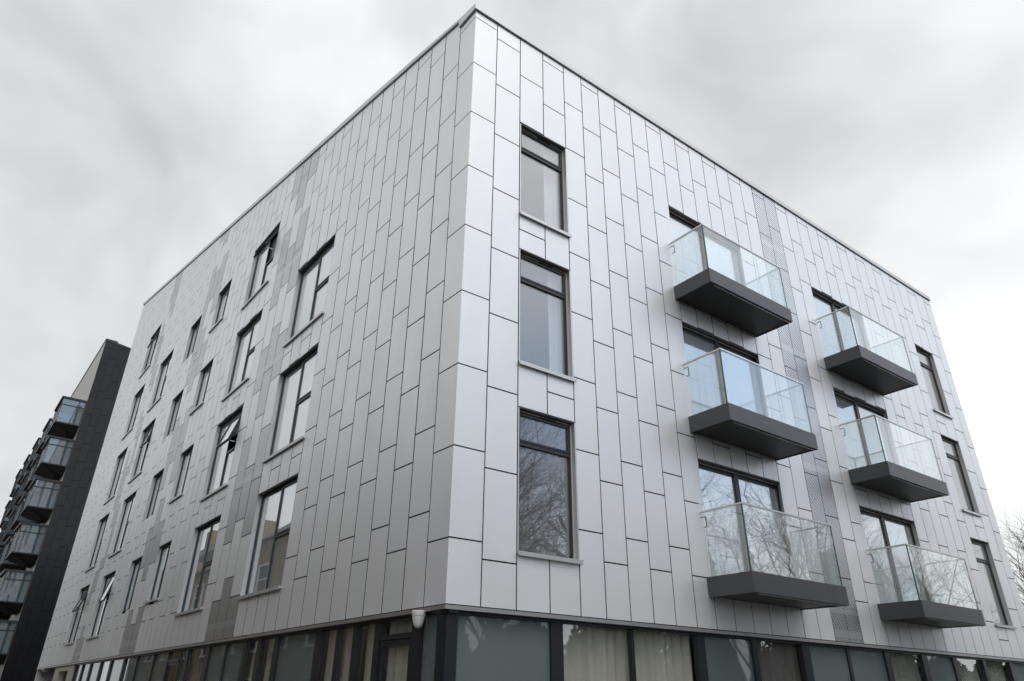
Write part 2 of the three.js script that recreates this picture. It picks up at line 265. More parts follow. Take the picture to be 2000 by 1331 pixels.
// coping along the roof edge, with a shadow gap below
{
  const cop = [], gap = [];
  cop.push(box(FR, 0.43, WID + 0.02, 9.128, 9.232, -0.25, 0.032)); gap.push(box(FR, 0.03, WID, RTOP - 0.005, 9.128, -0.06, -0.0030));
  const t = 0.035, l = new THREE.Vector2(Math.sin(AL), -Math.cos(AL)), n = new THREE.Vector2(-Math.cos(AL), -Math.sin(AL));
  const o = [[l.x * 0.43 + n.x * t, l.y * 0.43 + n.y * t], [n.x * t * 1.02, t], [0.43, t], [0.43, -0.25], [0.27, -0.25], [l.x * 0.43 - n.x * 0.25, l.y * 0.43 - n.y * 0.25]];
  const g = new THREE.ExtrudeGeometry(new THREE.Shape(o.map(([x, z]) => new THREE.Vector2(x * S, -z * S))), { depth: 0.104 * S, bevelEnabled: false }); g.rotateX(-Math.PI / 2); g.translate(0, 9.128 * S + YB, 0);
  for (let i = 0, p = g.attributes.position; i < p.count; i++) if (p.getZ(i) < -0.28 * S && p.getY(i) > 9.2 * S + YB) p.setY(i, 9.325 * S + YB);   // the cap rises to meet the sloping run
  g.computeVertexNormals(); uvMetres(g);
  add(building, 'coping', mg([cop[0].toNonIndexed()]), M.coping);
  add(building, 'corner_coping', g, M.coping);
  const slope = (u0, u1, ya, yb, h, d0, d1, hb = h) => { const P = (u, y, d) => at(FL, u, y, d), t2 = [], q = (a, b, c, d) => t2.push(a, b, c, a, c, d);
    const c = [P(u0, ya, d0), P(u1, yb, d0), P(u1, yb, d1), P(u0, ya, d1)], e = [P(u0, ya + h, d0), P(u1, yb + hb, d0), P(u1, yb + hb, d1), P(u0, ya + h, d1)];
    q(c[0], c[1], c[2], c[3]); q(e[3], e[2], e[1], e[0]); for (let k = 0; k < 4; k++) { const m = (k + 1) % 4; q(e[k], e[m], c[m], c[k]); }
    const b = new THREE.BufferGeometry().setFromPoints(t2); b.computeVertexNormals(); return uvMetres(b); };
  const lenS = (LEN - 0.43) / 9;
  for (let k = 0; k < 9; k++) { const a = 0.434 + k * lenS + (k ? 0.003 : 0), b = 0.434 + (k + 1) * lenS - 0.003; add(building, 'coping', slope(a, b, 9.165 + 0.2515 * a, 9.165 + 0.2515 * b, k ? 0.125 : 0.055, -0.25, 0.035, 0.125), M.coping); }
  gap.push(slope(0.43, LEN - 0.05, roofL(0.44) - 0.004, roofL(LEN) - 0.004 , 0.022, -0.06, -0.0030));
  add(building, 'shadow_gap', gap[0], M.gap); add(building, 'shadow_gap', gap[1], M.gap);
}
// drip flashing below the cladding
{
  const l = new THREE.Vector2(Math.sin(AL), -Math.cos(AL)), n = new THREE.Vector2(-Math.cos(AL), -Math.sin(AL)), t = 0.012, b = 0.11;
  const o = [[l.x * LEN + n.x * t, l.y * LEN + n.y * t], [n.x * t, t], [WID, t], [WID, -b], [b, -b], [l.x * LEN - n.x * b, l.y * LEN - n.y * b]];
  const g = new THREE.ExtrudeGeometry(new THREE.Shape(o.map(([x, z]) => new THREE.Vector2(x * S, -z * S))), { depth: 0.040 * S, bevelEnabled: false }); g.rotateX(-Math.PI / 2); g.translate(0, 0.273 * S + YB, 0); uvMetres(g);
  add(building, 'drip_flashing', g, std([0.50, 0.48, 0.48], 0.4, 0.8));
}
// carrier rails seen through the perforated panels
for (const [y0, y1] of [[0.385, 0.493], [0.735, 0.80], [3.04, 3.16], [5.33, 5.45], [7.71, 7.83]]) add(building, 'carrier_rail', box(FR, linesR[17] + 0.01, linesR[19] - 0.01, y0, y1, -0.0050, -0.0035), M.rail);
for (const [a, b] of [[14, 17], [29, 32], [44, 47]]) for (const [y0, y1] of [[0.5, 0.6], [3.05, 3.17], [5.38, 5.5], [7.78, 7.9]]) add(building, 'carrier_rail', box(FL, linesL[a] + 0.01, linesL[b] - 0.01, y0, y1, -0.0050, -0.0035), M.rail);

// ---------------------------------------------------------------- windows
function paneBox(f, u0, u1, y0, y1, d) { return lbox(f, u0, u1, y0, y1, d - 0.006, d + 0.006); }
function hinge(geo, f, yTop, d, angle) { // swing outward about the top edge
  geo.translate(0, -(yTop * S + YB), -d * S); geo.rotateX(-angle); geo.translate(0, yTop * S + YB, d * S); return geo.applyMatrix4(f.m);
}
const rw = rng(5);
function windowOf(o, face, style) {
  const { u0, u1, y0, y1 } = o, D = style === 'D' ? -0.085 : -0.08, fw = 0.032, parts = [];
  parts.push(...ring(face, u0 + 0.012, u1 - 0.012, y0 + 0.004, y1 - 0.02, fw, D - 0.05, D));
  const a = u0 + 0.012 + fw, b = u1 - 0.012 - fw, lo = y0 + 0.004 + fw, hi = y1 - 0.02 - fw, panes = [];
  const w2 = 0.022;
  let opening = null;
  if (style === 'W') {
    const t = lo + (hi - lo) * 0.765; parts.push(box(face, a, b, t - w2, t + w2, D - 0.048, D + 0.004));
    panes.push([a, b, lo, t - w2]); opening = [a, b, t + w2, hi];
  } else if (style === 'D') {
    const m = (a + b) / 2 - 0.02; parts.push(box(face, m - 0.05, m + 0.05, lo, hi, D - 0.048, D + 0.004), box(face, a, b, hi - 0.05, hi, D - 0.06, D - 0.02));
    panes.push([a, m - 0.05, lo, hi - 0.05], [m + 0.05, b, lo, hi - 0.05]);
  } else if ('CD'.includes(o.kind)) {
    const m = a + (b - a) * 0.42; parts.push(box(face, m - w2, m + w2, lo, hi, D - 0.048, D + 0.004));
    panes.push([m + w2, b, lo, hi]); opening = [a, m - w2, lo, hi];
  } else {
    const m = a + (b - a) * 0.47, t = lo + (hi - lo) * 0.5; parts.push(box(face, m - w2, m + w2, lo, hi, D - 0.048, D + 0.004), box(face, a, m - w2, t - w2, t + w2, D - 0.048, D + 0.002));
    panes.push([m + w2, b, lo, hi], [a, m - w2, lo, t - w2]); opening = [a, m - w2, t + w2, hi];
  }
  const win = add(building, style === 'D' ? 'balcony_door' : 'window', mg(parts), M.frame);
  const glass = style === 'D' ? M.glassDoor : face === FL ? M.coatedSide : M.coated;
  for (const [p, q, r, s] of panes) add(win, 'pane', paneBox(face, p, q, r, s, D - 0.028).applyMatrix4(face.m), glass);
  if (opening) {
    const [p, q, r, s] = opening, ang = o.open || 0, sw = 0.026;
    const ringG = mg(ringL(face, p + 0.003, q - 0.003, r + 0.003, s - 0.003, sw, D - 0.035, D + 0.012));
    add(win, 'sash', hinge(ringG, face, s, D, ang), M.frame);
    add(win, 'pane', hinge(paneBox(face, p + sw, q - sw, r + sw, s - sw, D - 0.012), face, s, D, ang), glass);
    if (ang) add(win, 'stay_arm', box(face, p + 0.02, p + 0.035, r + 0.02, r + 0.035, D, D + Math.sin(ang) * (s - r) * 0.8), M.steel);
  }
  // reveal lining: head and two jambs, with a pale cover strip beside the frame
  add(win, 'reveal_head', box(face, u0 - 0.004, u1 + 0.004, y1 - 0.014, y1 + 0.004, D - 0.06, -0.006), M.head);  // darker than the jambs: shade of the down-facing head put into its colour
  add(win, 'reveal_jamb', box(face, u1 - 0.010, u1 + 0.006, y0, y1 - 0.014, D - 0.06, -0.002), M.reveal);
  add(win, 'reveal_jamb', box(face, u0 - 0.006, u0 + 0.010, y0, y1 - 0.014, D - 0.06, -0.002), M.reveal);
  if (face === FR) add(win, 'cover_strip', mg([box(face, u1 - 0.024, u1 - 0.010, y0 + 0.01, y1 - 0.03, D, D + 0.012), box(face, u0 + 0.01, u1 - 0.024, y1 - 0.034, y1 - 0.022, D, D + 0.012)]), M.strip);
  if (style !== 'D') {
    add(win, 'sill', mg([box(face, u0 - 0.012, u1 + 0.022, y0 - 0.026, y0 + 0.004, -0.13, 0.045), box(face, u0 - 0.012, u1 + 0.022, y0 - 0.044, y0 - 0.026, 0.033, 0.045)]), M.sill);
    if (style === 'W' || o.kind === 'A' || o.kind === 'B') add(win, 'trickle_vent', box(face, a + (b - a) * 0.42, a + (b - a) * 0.72, hi + 0.004, hi + 0.022, D + 0.0, D + 0.016), M.vent);
  }
  if (o.blind) for (const [p, q, r, s] of [...panes, ...(opening ? [opening] : [])]) { const drop = o.blind; const bottom = Math.max(r, hi - (hi - lo) * drop); if (bottom < s - 0.02) add(win, 'roller_blind', box(face, p, q, bottom, s, D - 0.085, D - 0.078), M.blind); }
  return win;
}
for (const o of openR) {
  if (o.kind === 'D') o.blind = { near: [0, 0.45, 1][o.r], far: [0, 0, 1][o.r] }[o.k];
  windowOf(o, FR, o.kind);
}
for (const o of openL) {
  const key = o.kind + o.r;
  o.open = { B3: 0.42, B1: 0.30, E2: 0.22, E0: 0.24, F0: 0.34, F4: 0.3 }[key] || 0;
  o.blind = { A2: 1, A1: 0.8, A0: 0, B3: 1, B2: 1, B1: 0.25, B0: 0, C3: 1, C2: 0.9, C1: 1, C0: 0.9, D3: 1, D2: 1, D1: 1, D0: 0.9, E3: 1, E2: 0.6, E1: 1, E0: 0.8, F4: 0.5, F3: 1, F2: 1, F1: 0.8, F0: 0.4 }[key] || 0;
  windowOf(o, FL, o.kind);
}

// ---------------------------------------------------------------- balconies
const BD = 0.728;
for (const [x0, x1, tops] of [[4.08, 6.25, [6.43, 4.15, 1.848]], [8.457, 10.635, [6.435, 4.15, 1.848]]]) [[5.31, 5.557], [3.02, 3.272], [0.712, 0.968]].forEach(([yb, yt], k) => {
  const gt = tops[k], t = 0.022;
  const bal = add(building, 'balcony', mg([box(FR, x0, x1, yb, yt, BD - t, BD), box(FR, x0, x0 + t, yb, yt, 0.002, BD - t), box(FR, x1 - t, x1, yb, yt, 0.002, BD - t)]), M.fascia);
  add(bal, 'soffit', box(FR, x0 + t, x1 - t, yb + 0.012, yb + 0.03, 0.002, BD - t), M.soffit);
  add(bal, 'deck', box(FR, x0 + t, x1 - t, yt - 0.05, yt - 0.02, 0.002, BD - t), M.deck);
  add(bal, 'drip_trim', box(FR, x0 + 0.13, x1 - 0.02, yb - 0.014, yb + 0.012, BD - 0.050, BD - 0.036), M.sill);
  const gz = BD - 0.035, gx0 = x0 + 0.03, gx1 = x1 - 0.03, th = 0.007, n = 3, w = (gx1 - gx0) / n;
  for (let i = 0; i < n; i++) add(bal, 'glass_panel', box(FR, gx0 + i * w + 0.004, gx0 + (i + 1) * w - 0.004, yt - 0.02, gt - 0.012, gz - th, gz + th), M.balGlass);
  for (const gx of [gx0, gx1]) for (const [za, zb] of [[0.03, gz / 2 - 0.004], [gz / 2 + 0.004, gz - th - 0.004]]) add(bal, 'glass_panel', box(FR, gx - th, gx + th, yt - 0.02, gt - 0.012, za, zb), M.balGlass);
  for (const gx of [gx0, gx1]) add(bal, 'glass_edge', box(FR, gx - th * 0.9, gx + th * 0.9, yt - 0.02, gt - 0.012, gz - th - 0.003, gz + th), M.balEdge);
  add(bal, 'handrail', mg([box(FR, gx0 - 0.014, gx1 + 0.014, gt - 0.014, gt + 0.008, gz - 0.014, gz + 0.014), box(FR, gx0 - 0.014, gx0 + 0.014, gt - 0.014, gt + 0.008, 0.004, gz - 0.014), box(FR, gx1 - 0.014, gx1 + 0.014, gt - 0.014, gt + 0.008, 0.004, gz - 0.014)]), M.steel);
  add(bal, 'wall_bracket', mg([box(FR, gx0 - 0.005, gx0 + 0.005, gt - 0.22, gt - 0.07, 0.075, 0.085), box(FR, gx0 - 0.005, gx0 + 0.005, gt - 0.08, gt - 0.07, 0.004, 0.075), box(FR, gx0 - 0.005, gx0 + 0.005, gt - 0.22, gt - 0.21, 0.03, 0.075)]), M.frame);
});

// ---------------------------------------------------------------- ground floor glazing
const GD = -0.1, GB = -1.70 + 0.15;                              // glass depth and the level of the plinth top
const panesR = [[0.187, 1.41, 'f'], [1.58, 2.66, 'c'], [2.70, 3.84, 'c'], [3.985, 4.975, 'f'], [5.085, 6.16, 'd'], [6.345, 7.37, 'f'], [7.445, 8.485, 'f'], [8.645, 9.73, 'g'], [9.905, 10.88, 'f'], [11.03, 12.11, 'g'], [12.22, 13.315, 'g'], [13.45, 14.6, 'f']];
const panesL = [[0.217, 0.535, 'f'], [1.54, 1.97, 'c'], [2.07, 2.46, 'c'], [2.545, 2.97, 'c'], [3.13, 4.38, 'f'], [4.53, 5.06, 'c'], [5.2, 5.65, 'c'], [5.8, 6.61, 'f'], [6.69, 7.47, 'f'], [7.66, 8.69, 'd'], [8.85, 9.22, 'd'], [10.15, 11.12, 'f'], [11.25, 12.55, 'f'], [12.68, 13.75, 'f'], [13.9, 15.2, 'f'], [15.35, 16.4, 'd'], [16.55, 17.75, 'f'], [17.9, 18.9, 'f'], [19.05, 19.95, 'f']];
function storefront(face, list, end, doors) {
  const posts = []; let prev = null;
  const all = [...list.map((p) => [p[0], p[1]]), ...doors.map((d) => [d[0] - 0.0, d[1]])].sort((a, b) => a[0] - b[0]);
  const frame = [box(face, 0.0, end, 0.243, 0.272, GD - 0.06, GD + 0.05), box(face, 0.0, end, GB - 0.12, GB, GD - 0.06, GD + 0.05)];
  for (const [a, b] of all) { if (prev !== null && a - prev > 0.005) posts.push([prev, a]); prev = b; }
  posts.push([prev, end]);
  const fr = add(building, 'glazing_frame', mg(frame), M.post);
  for (const [a, b] of posts) if (b - a > 0.001) add(fr, 'mullion', box(face, a, b, GB, 0.243, GD - 0.05, GD + (b - a > 0.09 ? 0.035 : 0.025)), M.post);
  for (const [a, b, k] of list) add(building, k === 'f' ? 'frosted_pane' : 'shopfront_pane', box(face, a, b, GB, 0.243, GD - 0.012, GD), k === 'f' ? M.frost : M.glass);
  return fr;
}
storefront(FR, panesR, WID - 0.02, []);
storefront(FL, panesL, 20.05, [[0.72, 1.42], [9.25, 10.0]]);
{ const l = new THREE.Vector2(Math.sin(AL), -Math.cos(AL)), n = new THREE.Vector2(-Math.cos(AL), -Math.sin(AL)), k = 0.05, e = 0.187;
  const o = [[l.x * 0.217 - n.x * k, l.y * 0.217 - n.y * k], [k, -k], [e, -k], [e, -0.16], [0.16, -0.16], [l.x * 0.217 - n.x * 0.16, l.y * 0.217 - n.y * 0.16]];
  const g = new THREE.ExtrudeGeometry(new THREE.Shape(o.map(([x, z]) => new THREE.Vector2(x * S, -z * S))), { depth: (0.270 - GB) * S, bevelEnabled: false }); g.rotateX(-Math.PI / 2); g.translate(0, GB * S + YB, 0); add(building, 'corner_post', g, M.post); }
for (const [a, b] of [[0.72, 1.42], [9.25, 10.0]]) {
  const door = add(building, 'entrance_door', mg([...ring(FL, a + 0.004, b - 0.004, GB, 0.045, 0.06, GD - 0.045, GD + 0.02), box(FL, a, b, 0.05, 0.105, GD - 0.05, GD + 0.03)]), M.post);
  add(door, 'pane', box(FL, a + 0.064, b - 0.064, GB + 0.06, -0.015, GD - 0.012, GD), M.glass);
  add(door, 'transom_pane', box(FL, a, b, 0.105, 0.243, GD - 0.012, GD), M.glass);
  add(door, 'handle', box(FL, a + 0.02, a + 0.04, -0.95, -0.70, GD + 0.02, GD + 0.05), M.steel);
}
add(building, 'plinth', mg([box(FR, 0.02, WID, -1.75, GB - 0.12, -0.3, -0.04), box(FL, 0.1, LEN, -1.75, GB - 0.12, -0.3, -0.04)]), M.concrete);
// rendered pier and dark return at the far end of the ground floor
add(building, 'rendered_pier', mg([box(FL, 20.05, 20.9, -1.7, 0.272, -0.2, -0.02), box(FL, 20.9, 22.6, -1.7, 0.272, -0.5, -0.35), box(FL, 20.9, 22.6, 0.12, 0.272, -0.35, -0.02), box(FL, 22.6, 23.4, -1.7, 0.272, -0.2, -0.02)]), std([0.62, 0.60, 0.54], 0.8));
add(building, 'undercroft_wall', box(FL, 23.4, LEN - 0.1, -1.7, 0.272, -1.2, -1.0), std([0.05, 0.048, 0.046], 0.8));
// net curtains and drapes behind the ground floor glass
const MC = { c: std([0.54, 0.52, 0.45], 0.9), d: std([0.26, 0.24, 0.23], 0.9), g: std([0.50, 0.52, 0.46], 0.9), w: std([0.74, 0.74, 0.76], 0.9) };
function drape(face, u0, u1, y0, y1, d, amp, pitch, seed) {
  const r = rng(seed), n = Math.max(30, Math.round((u1 - u0) / pitch * 10)), pos = [], idx = [], ph = Array.from({ length: n + 1 }, () => 0);
  let p = 0; for (let i = 0; i <= n; i++) { p += (0.5 + r()) * 2 * Math.PI / 10; ph[i] = p; }
  const rows = 5;
  for (let j = 0; j <= rows; j++) for (let i = 0; i <= n; i++) { const f = j / rows, a = amp * (0.35 + 0.65 * f), v = at(face, u0 + (u1 - u0) * i / n + Math.sin(ph[i] * 0.5 + f) * 0.008, y1 + (y0 - y1) * f, d + Math.sin(ph[i] + f * 0.6) * a + Math.sin(ph[i] * 0.31) * a * 0.7); pos.push(v.x, v.y, v.z); }
  for (let j = 0; j < rows; j++) for (let i = 0; i < n; i++) { const k = j * (n + 1) + i; idx.push(k, k + n + 1, k + 1, k + 1, k + n + 1, k + n + 2); }
  const g = new THREE.BufferGeometry(); g.setAttribute('position', new THREE.Float32BufferAttribute(pos, 3)); g.setIndex(idx); g.computeVertexNormals(); return g;
}
const dl = { c: ['cream pleated curtain', 'ground floor curtains'], d: ['dark grey drape', 'ground floor curtains'], g: ['pale green grey curtain', 'ground floor curtains'] };
const ordinal = ['first', 'second', 'third', 'fourth', 'fifth', 'sixth', 'seventh', 'eighth', 'ninth', 'tenth', 'eleventh', 'twelfth', 'thirteenth', 'fourteenth', 'fifteenth', 'sixteenth', 'seventeenth', 'eighteenth', 'nineteenth', 'twentieth', 'twenty first', 'twenty second', 'twenty third', 'twenty fourth', 'twenty fifth', 'twenty sixth'];
for (const [face, list, where] of [[FR, panesR, 'balcony side'], [FL, panesL, 'entrance side']]) list.forEach(([a, b, k], i) => {
  if (k === 'f') return;
  single('curtain', drape(face, a - 0.04, b + 0.04, GB - 0.05, 0.262, GD - 0.11, 0.040, 0.17, 100 + i + (face === FL ? 50 : 0)), MC[k], `${dl[k][0]} behind the ${ordinal[i]} ground floor pane from the corner, ${where}`, 'curtain', dl[k][1]);
});
single('curtain', drape(FL, 0.74, 1.40, GB - 0.05, 0.262, GD - 0.11, 0.035, 0.15, 300), MC.c, 'cream curtain behind the glazed entrance door next to the corner post', 'curtain', 'ground floor curtains');
single('curtain', drape(FR, 1.50, 1.86, 5.55, 7.26, -0.22, 0.02, 0.08, 310), MC.w, 'white net curtain in the top window next to the building corner', 'curtain', 'upstairs curtains');
single('curtain', drape(FR, 1.55, 1.86, 3.22, 4.95, -0.22, 0.02, 0.08, 311), MC.w, 'white net curtain in the middle window next to the building corner', 'curtain', 'upstairs curtains');
single('curtain', drape(FL, 9.15, 9.75, 0.9, 2.64, -0.24, 0.03, 0.11, 312), MC.c, 'gathered pale curtain in the lowest wide window beside the perforated panels', 'curtain', 'upstairs curtains');
single('curtain', drape(FL, 5.55, 6.05, 0.9, 2.64, -0.24, 0.02, 0.09, 313), MC.w, 'white curtain at the edge of the lowest window nearest the corner', 'curtain', 'upstairs curtains');

// security camera under the flashing, its loose cable, and a light under the far end
{
  const c = thing('security_camera', 'white dome security camera hanging under the flashing by the entrance', 'camera');
  const p = at(FL, 0.44, 0.275, 0.035);
  const lathe = (pts, n = 28) => new THREE.LatheGeometry(pts.map(([r, y]) => new THREE.Vector2(r, y)), n).translate(p.x, p.y, p.z);
  add(c, 'housing', lathe([[0.001, 0.012], [0.094, 0.012], [0.096, 0], [0.095, -0.05], [0.086, -0.062], [0.082, -0.07]]), M.white);
  add(c, 'collar', lathe([[0.084, -0.062], [0.086, -0.07], [0.083, -0.10], [0.078, -0.108]]), M.white);
  add(c, 'dome', lathe([[0.078, -0.106], [0.074, -0.135], [0.062, -0.172], [0.044, -0.198], [0.02, -0.212], [0.001, -0.215]]), M.white);
  const cab = new THREE.TubeGeometry(new THREE.CatmullRomCurve3([at(FL, 0.40, 0.26, -0.02), at(FL, 0.375, 0.16, -0.03), at(FL, 0.38, 0.05, -0.035), at(FL, 0.43, 0.0, -0.04), at(FL, 0.40, -0.06, -0.035), at(FL, 0.37, -0.12, -0.04), at(FL, 0.42, -0.16, -0.038)]), 60, 0.006, 6);
  single('loose_cable', cab, std([0.12, 0.11, 0.10], 0.7), 'loose grey cable hanging from the security camera', 'cable');
  const q = at(FL, 25.9, 0.262, -0.09), lamp = new THREE.SphereGeometry(0.16, 20, 12, 0, Math.PI * 2, Math.PI / 2, Math.PI / 2).scale(1.4, 0.9, 1).translate(q.x, q.y, q.z);
  single('bulkhead_lamp', lamp, M.white, 'white bulkhead lamp under the far end of the cladding', 'lamp');
}

// ---------------------------------------------------------------- the dark block behind
{
  const block = thing('dark_apartment_block', 'dark slate clad apartment block with stacked glazed bays behind the silver building', 'building');
  const C = at(FL, 36, 0, 0.32), ph = -22 * Math.PI / 180;
  const l = new THREE.Vector3(Math.sin(AL), 0, -Math.cos(AL)), n = new THREE.Vector3(-Math.cos(AL), 0, -Math.sin(AL));
  const e = n.clone().multiplyScalar(-Math.cos(ph)).addScaledVector(l, Math.sin(ph));       // along the dark gable
  const out = new THREE.Vector3().crossVectors(e, new THREE.Vector3(0, 1, 0));               // gable normal
  if (out.z < 0) out.negate();
  const up = new THREE.Vector3(0, 1, 0);
  const G = new THREE.Matrix4().makeBasis(e, up, new THREE.Vector3().crossVectors(e, up)).setPosition(C.x, 0, C.z);
  const sgn = new THREE.Vector3().crossVectors(e, up).dot(out) > 0 ? 1 : -1;
  const top = (x) => 17.57 - 0.30 * x, W = 6;
  const Y = (y) => y * S + YB;
  const prism = (pts, d0, d1) => { const g = new THREE.ExtrudeGeometry(new THREE.Shape(pts.map(([x, y]) => new THREE.Vector2(x * S, Y(y)))), { depth: Math.abs(d1 - d0) * S, bevelEnabled: false }); g.translate(0, 0, Math.min(d0, d1) * S); return g; };
  add(block, 'gable_wall', prism([[0.02, -1.7], [W, -1.7], [W, top(W) - 0.05], [0.02, top(0) - 0.05]], -0.03 * sgn, -0.6 * sgn).applyMatrix4(G), M.back);
  const slate = [[0.021, 0.023, 0.029], [0.019, 0.021, 0.027], [0.023, 0.025, 0.031]]
    .map((c) => std(c, 0.34, 0.5)), rs = rng(9), cw = 0.4;
  for (let i = 0; i < W / cw - 0.01; i++) for (let k = -3; k < 18; k++) {
    const x0 = i * cw + 0.004, x1 = (i + 1) * cw - 0.004, y0 = Math.max(k + (i % 2 ? 0.35 : 0.0) + 0.008, -1.2), y1 = Math.min(k + 1 + (i % 2 ? 0.35 : 0.0) - 0.008, 99);
    const a = Math.min(y1, top(x0) - 0.1), b = Math.min(y1, top(x1) - 0.1); if (Math.min(a, b) - y0 < 0.1) continue;
    if (i > 4) continue;
    add(block, 'slate_panel', prism([[x0, y0], [x1, y0], [x1, b], [x0, a]], -0.02 * sgn, 0).applyMatrix4(G), slate[Math.floor(rs() * 3)]);
  }
  add(block, 'gable_cladding', prism([[2.0, -1.2], [W, -1.2], [W, top(W) - 0.1], [2.0, top(2) - 0.1]], -0.02 * sgn, -0.004 * sgn).applyMatrix4(G), slate[0]);
  add(block, 'gable_base', prism([[0, -1.7], [W, -1.7], [W, -1.21], [0, -1.21]], -0.02 * sgn, 0.05 * sgn).applyMatrix4(G), std([0.06, 0.055, 0.052], 0.8));
  add(block, 'roof_edge', prism([[-0.03, top(0) - 0.1], [W, top(W) - 0.1], [W, top(W)], [-0.03, top(0)]], -0.6 * sgn, 0.03 * sgn).applyMatrix4(G), std([0.04, 0.042, 0.046], 0.5));
  // long pale face with the bays, running away from the viewer
  const LL = 26, f2 = FL;
  const o = 0.32;
  add(block, 'long_wall', box(f2, 36.03, 36 + LL, -1.7, 17.45, o - 0.6, o), std([0.50, 0.49, 0.47], 0.6, 0.3));
  add(block, 'roof_edge', box(f2, 35.99, 36 + LL, 17.45, 17.57, o - 0.6, o + 0.03), std([0.04, 0.042, 0.046], 0.5));
  const bayFrame = std([0.035, 0.037, 0.04], 0.45, 0.2), bayDark = std([0.028, 0.026, 0.026], 0.8), bayGrey = std([0.30, 0.34, 0.38], 0.8), bayPane = phys([0.62, 0.72, 0.77], 0, { transmission: 1, thickness: 0, ior: 1.9, metalness: 0.16 });
  for (let c = 0; c < 5; c++) for (let r = 0; r < 7; r++) {
    const u0 = 36.05 + c * 4.4, u1 = u0 + 2.6, yt = 13.73 - r * 2.24, yb = yt - 1.42, p = 1.12, d0 = o + 0.002, d1 = o + p;
    if (yt < 0.5) continue;
    const w = 0.036, g = [box(f2, u0 - 0.05, u1 + 0.05, yt - 0.10, yt, d0, d1 + 0.06), box(f2, u0 - 0.05, u1 + 0.05, yb - 0.06, yb, d0, d1 + 0.04)];
    for (const [a, b] of [[d1 - w, d1], [d0 + 0.28, d0 + 0.28 + w], [d0, d0 + w]]) g.push(box(f2, u0, u0 + w, yb, yt - 0.1, a, b), box(f2, u1 - w, u1, yb, yt - 0.1, a, b));
    for (let m = 1; m < 3; m++) g.push(box(f2, u0 + (u1 - u0) * m / 3 - w / 2, u0 + (u1 - u0) * m / 3 + w / 2, yb, yt - 0.1, d1 - w, d1));
    g.push(box(f2, u0 + 0.005, u0 + w - 0.005, yb + 0.95, yb + 1.0, d0 + w, d1 - w), box(f2, u1 - w + 0.005, u1 - 0.005, yb + 0.95, yb + 1.0, d0 + w, d1 - w));
    const bay = add(block, 'glazed_bay', mg(g), bayFrame);
    add(bay, 'pane', box(f2, u0 + 0.02, u0 + 0.03, yb, yt - 0.1, d0 + w + 0.28, d1 - w), bayPane);
    add(bay, 'pane', box(f2, u0 + 0.02, u0 + 0.03, yb, yt - 0.1, d0 + w, d0 + 0.28), bayPane);
    add(bay, 'pane', box(f2, u1 - 0.03, u1 - 0.02, yb, yt - 0.1, d0 + w, d1 - w), bayPane);
    add(bay, 'pane', box(f2, u0 + w, u1 - w, yb, yt - 0.1, d1 - 0.03, d1 - 0.02), bayPane);
    { // tapering underside
      const A = [[u0, d0], [u1, d0], [u1, d1], [u0, d1]].map(([u, d]) => at(f2, u, yb - 0.06, d)), B = [[u0 + 0.5, d0], [u1 - 0.5, d0], [u1 - 0.6, d0 + 0.35], [u0 + 0.6, d0 + 0.35]].map(([u, d]) => at(f2, u, yb - 0.42, d)), t = [], q = (a, b, x, d) => t.push(a, b, x, a, x, d);
      q(B[3], B[2], B[1], B[0]); for (let k = 0; k < 4; k++) { const m = (k + 1) % 4; q(A[k], A[m], B[m], B[k]); } q(A[0], A[1], A[2], A[3]);
      const bg = new THREE.BufferGeometry().setFromPoints(t); bg.computeVertexNormals(); add(bay, 'underside', bg, bayDark);
    }
    add(bay, 'inner_blind', box(f2, u0 + 0.4, u1 - 0.4, yb, yt - 0.15, d0 + 0.01, d0 + 0.05), (r * 2 + c) % 3 ? M.blind : bayGrey);
  }
}

// ---------------------------------------------------------------- ground, road, kerbs
{
  const asphaltTex = dataTex(256, (i, j, n) => 120 + 80 * (hash3(i, j, 2) - 0.5) + 60 * (tileNoise(i, j, n, 8, 6) - 0.5), true); asphaltTex.repeat.set(0.5, 0.5);
  const flatTo = (w, d, x, z, y) => { const g = new THREE.PlaneGeometry(w, d, 1, 1).rotateX(-Math.PI / 2).translate(x, y, z); const p = g.attributes.position, uv = new Float32Array(p.count * 2); for (let i = 0; i < p.count; i++) { uv[i * 2] = p.getX(i); uv[i * 2 + 1] = p.getZ(i); } g.setAttribute('uv', new THREE.BufferAttribute(uv, 2)); return g; };
  structure('ground', flatTo(1600, 1600, 0, 0, -0.02), std([0.09, 0.10, 0.06], 0.95, 0, { map: asphaltTex }));
  structure('road', flatTo(5.0, 140, -5.1, -50, -0.004), std([0.11, 0.11, 0.115], 0.9, 0, { map: asphaltTex }));
  structure('road_crossing', flatTo(90, 7.0, 30, 11.0, -0.006), std([0.11, 0.11, 0.115], 0.9, 0, { map: asphaltTex }));
  const pave = std([0.42, 0.41, 0.40], 0.9, 0, { map: asphaltTex });
  const slab = (x0, x1, z0, z1) => uvMetres(new THREE.BoxGeometry(x1 - x0, 0.14, z1 - z0).translate((x0 + x1) / 2, 0.05, (z0 + z1) / 2));
  structure('pavement', slab(-2.4, 28, -48, 7.2), pave);
  structure('kerb', mg([uvMetres(new THREE.BoxGeometry(0.15, 0.15, 55.4).translate(-2.48, 0.055, -20.3)), uvMetres(new THREE.BoxGeometry(30.55, 0.15, 0.15).translate(12.72, 0.055, 7.28))]), M.concrete);
}

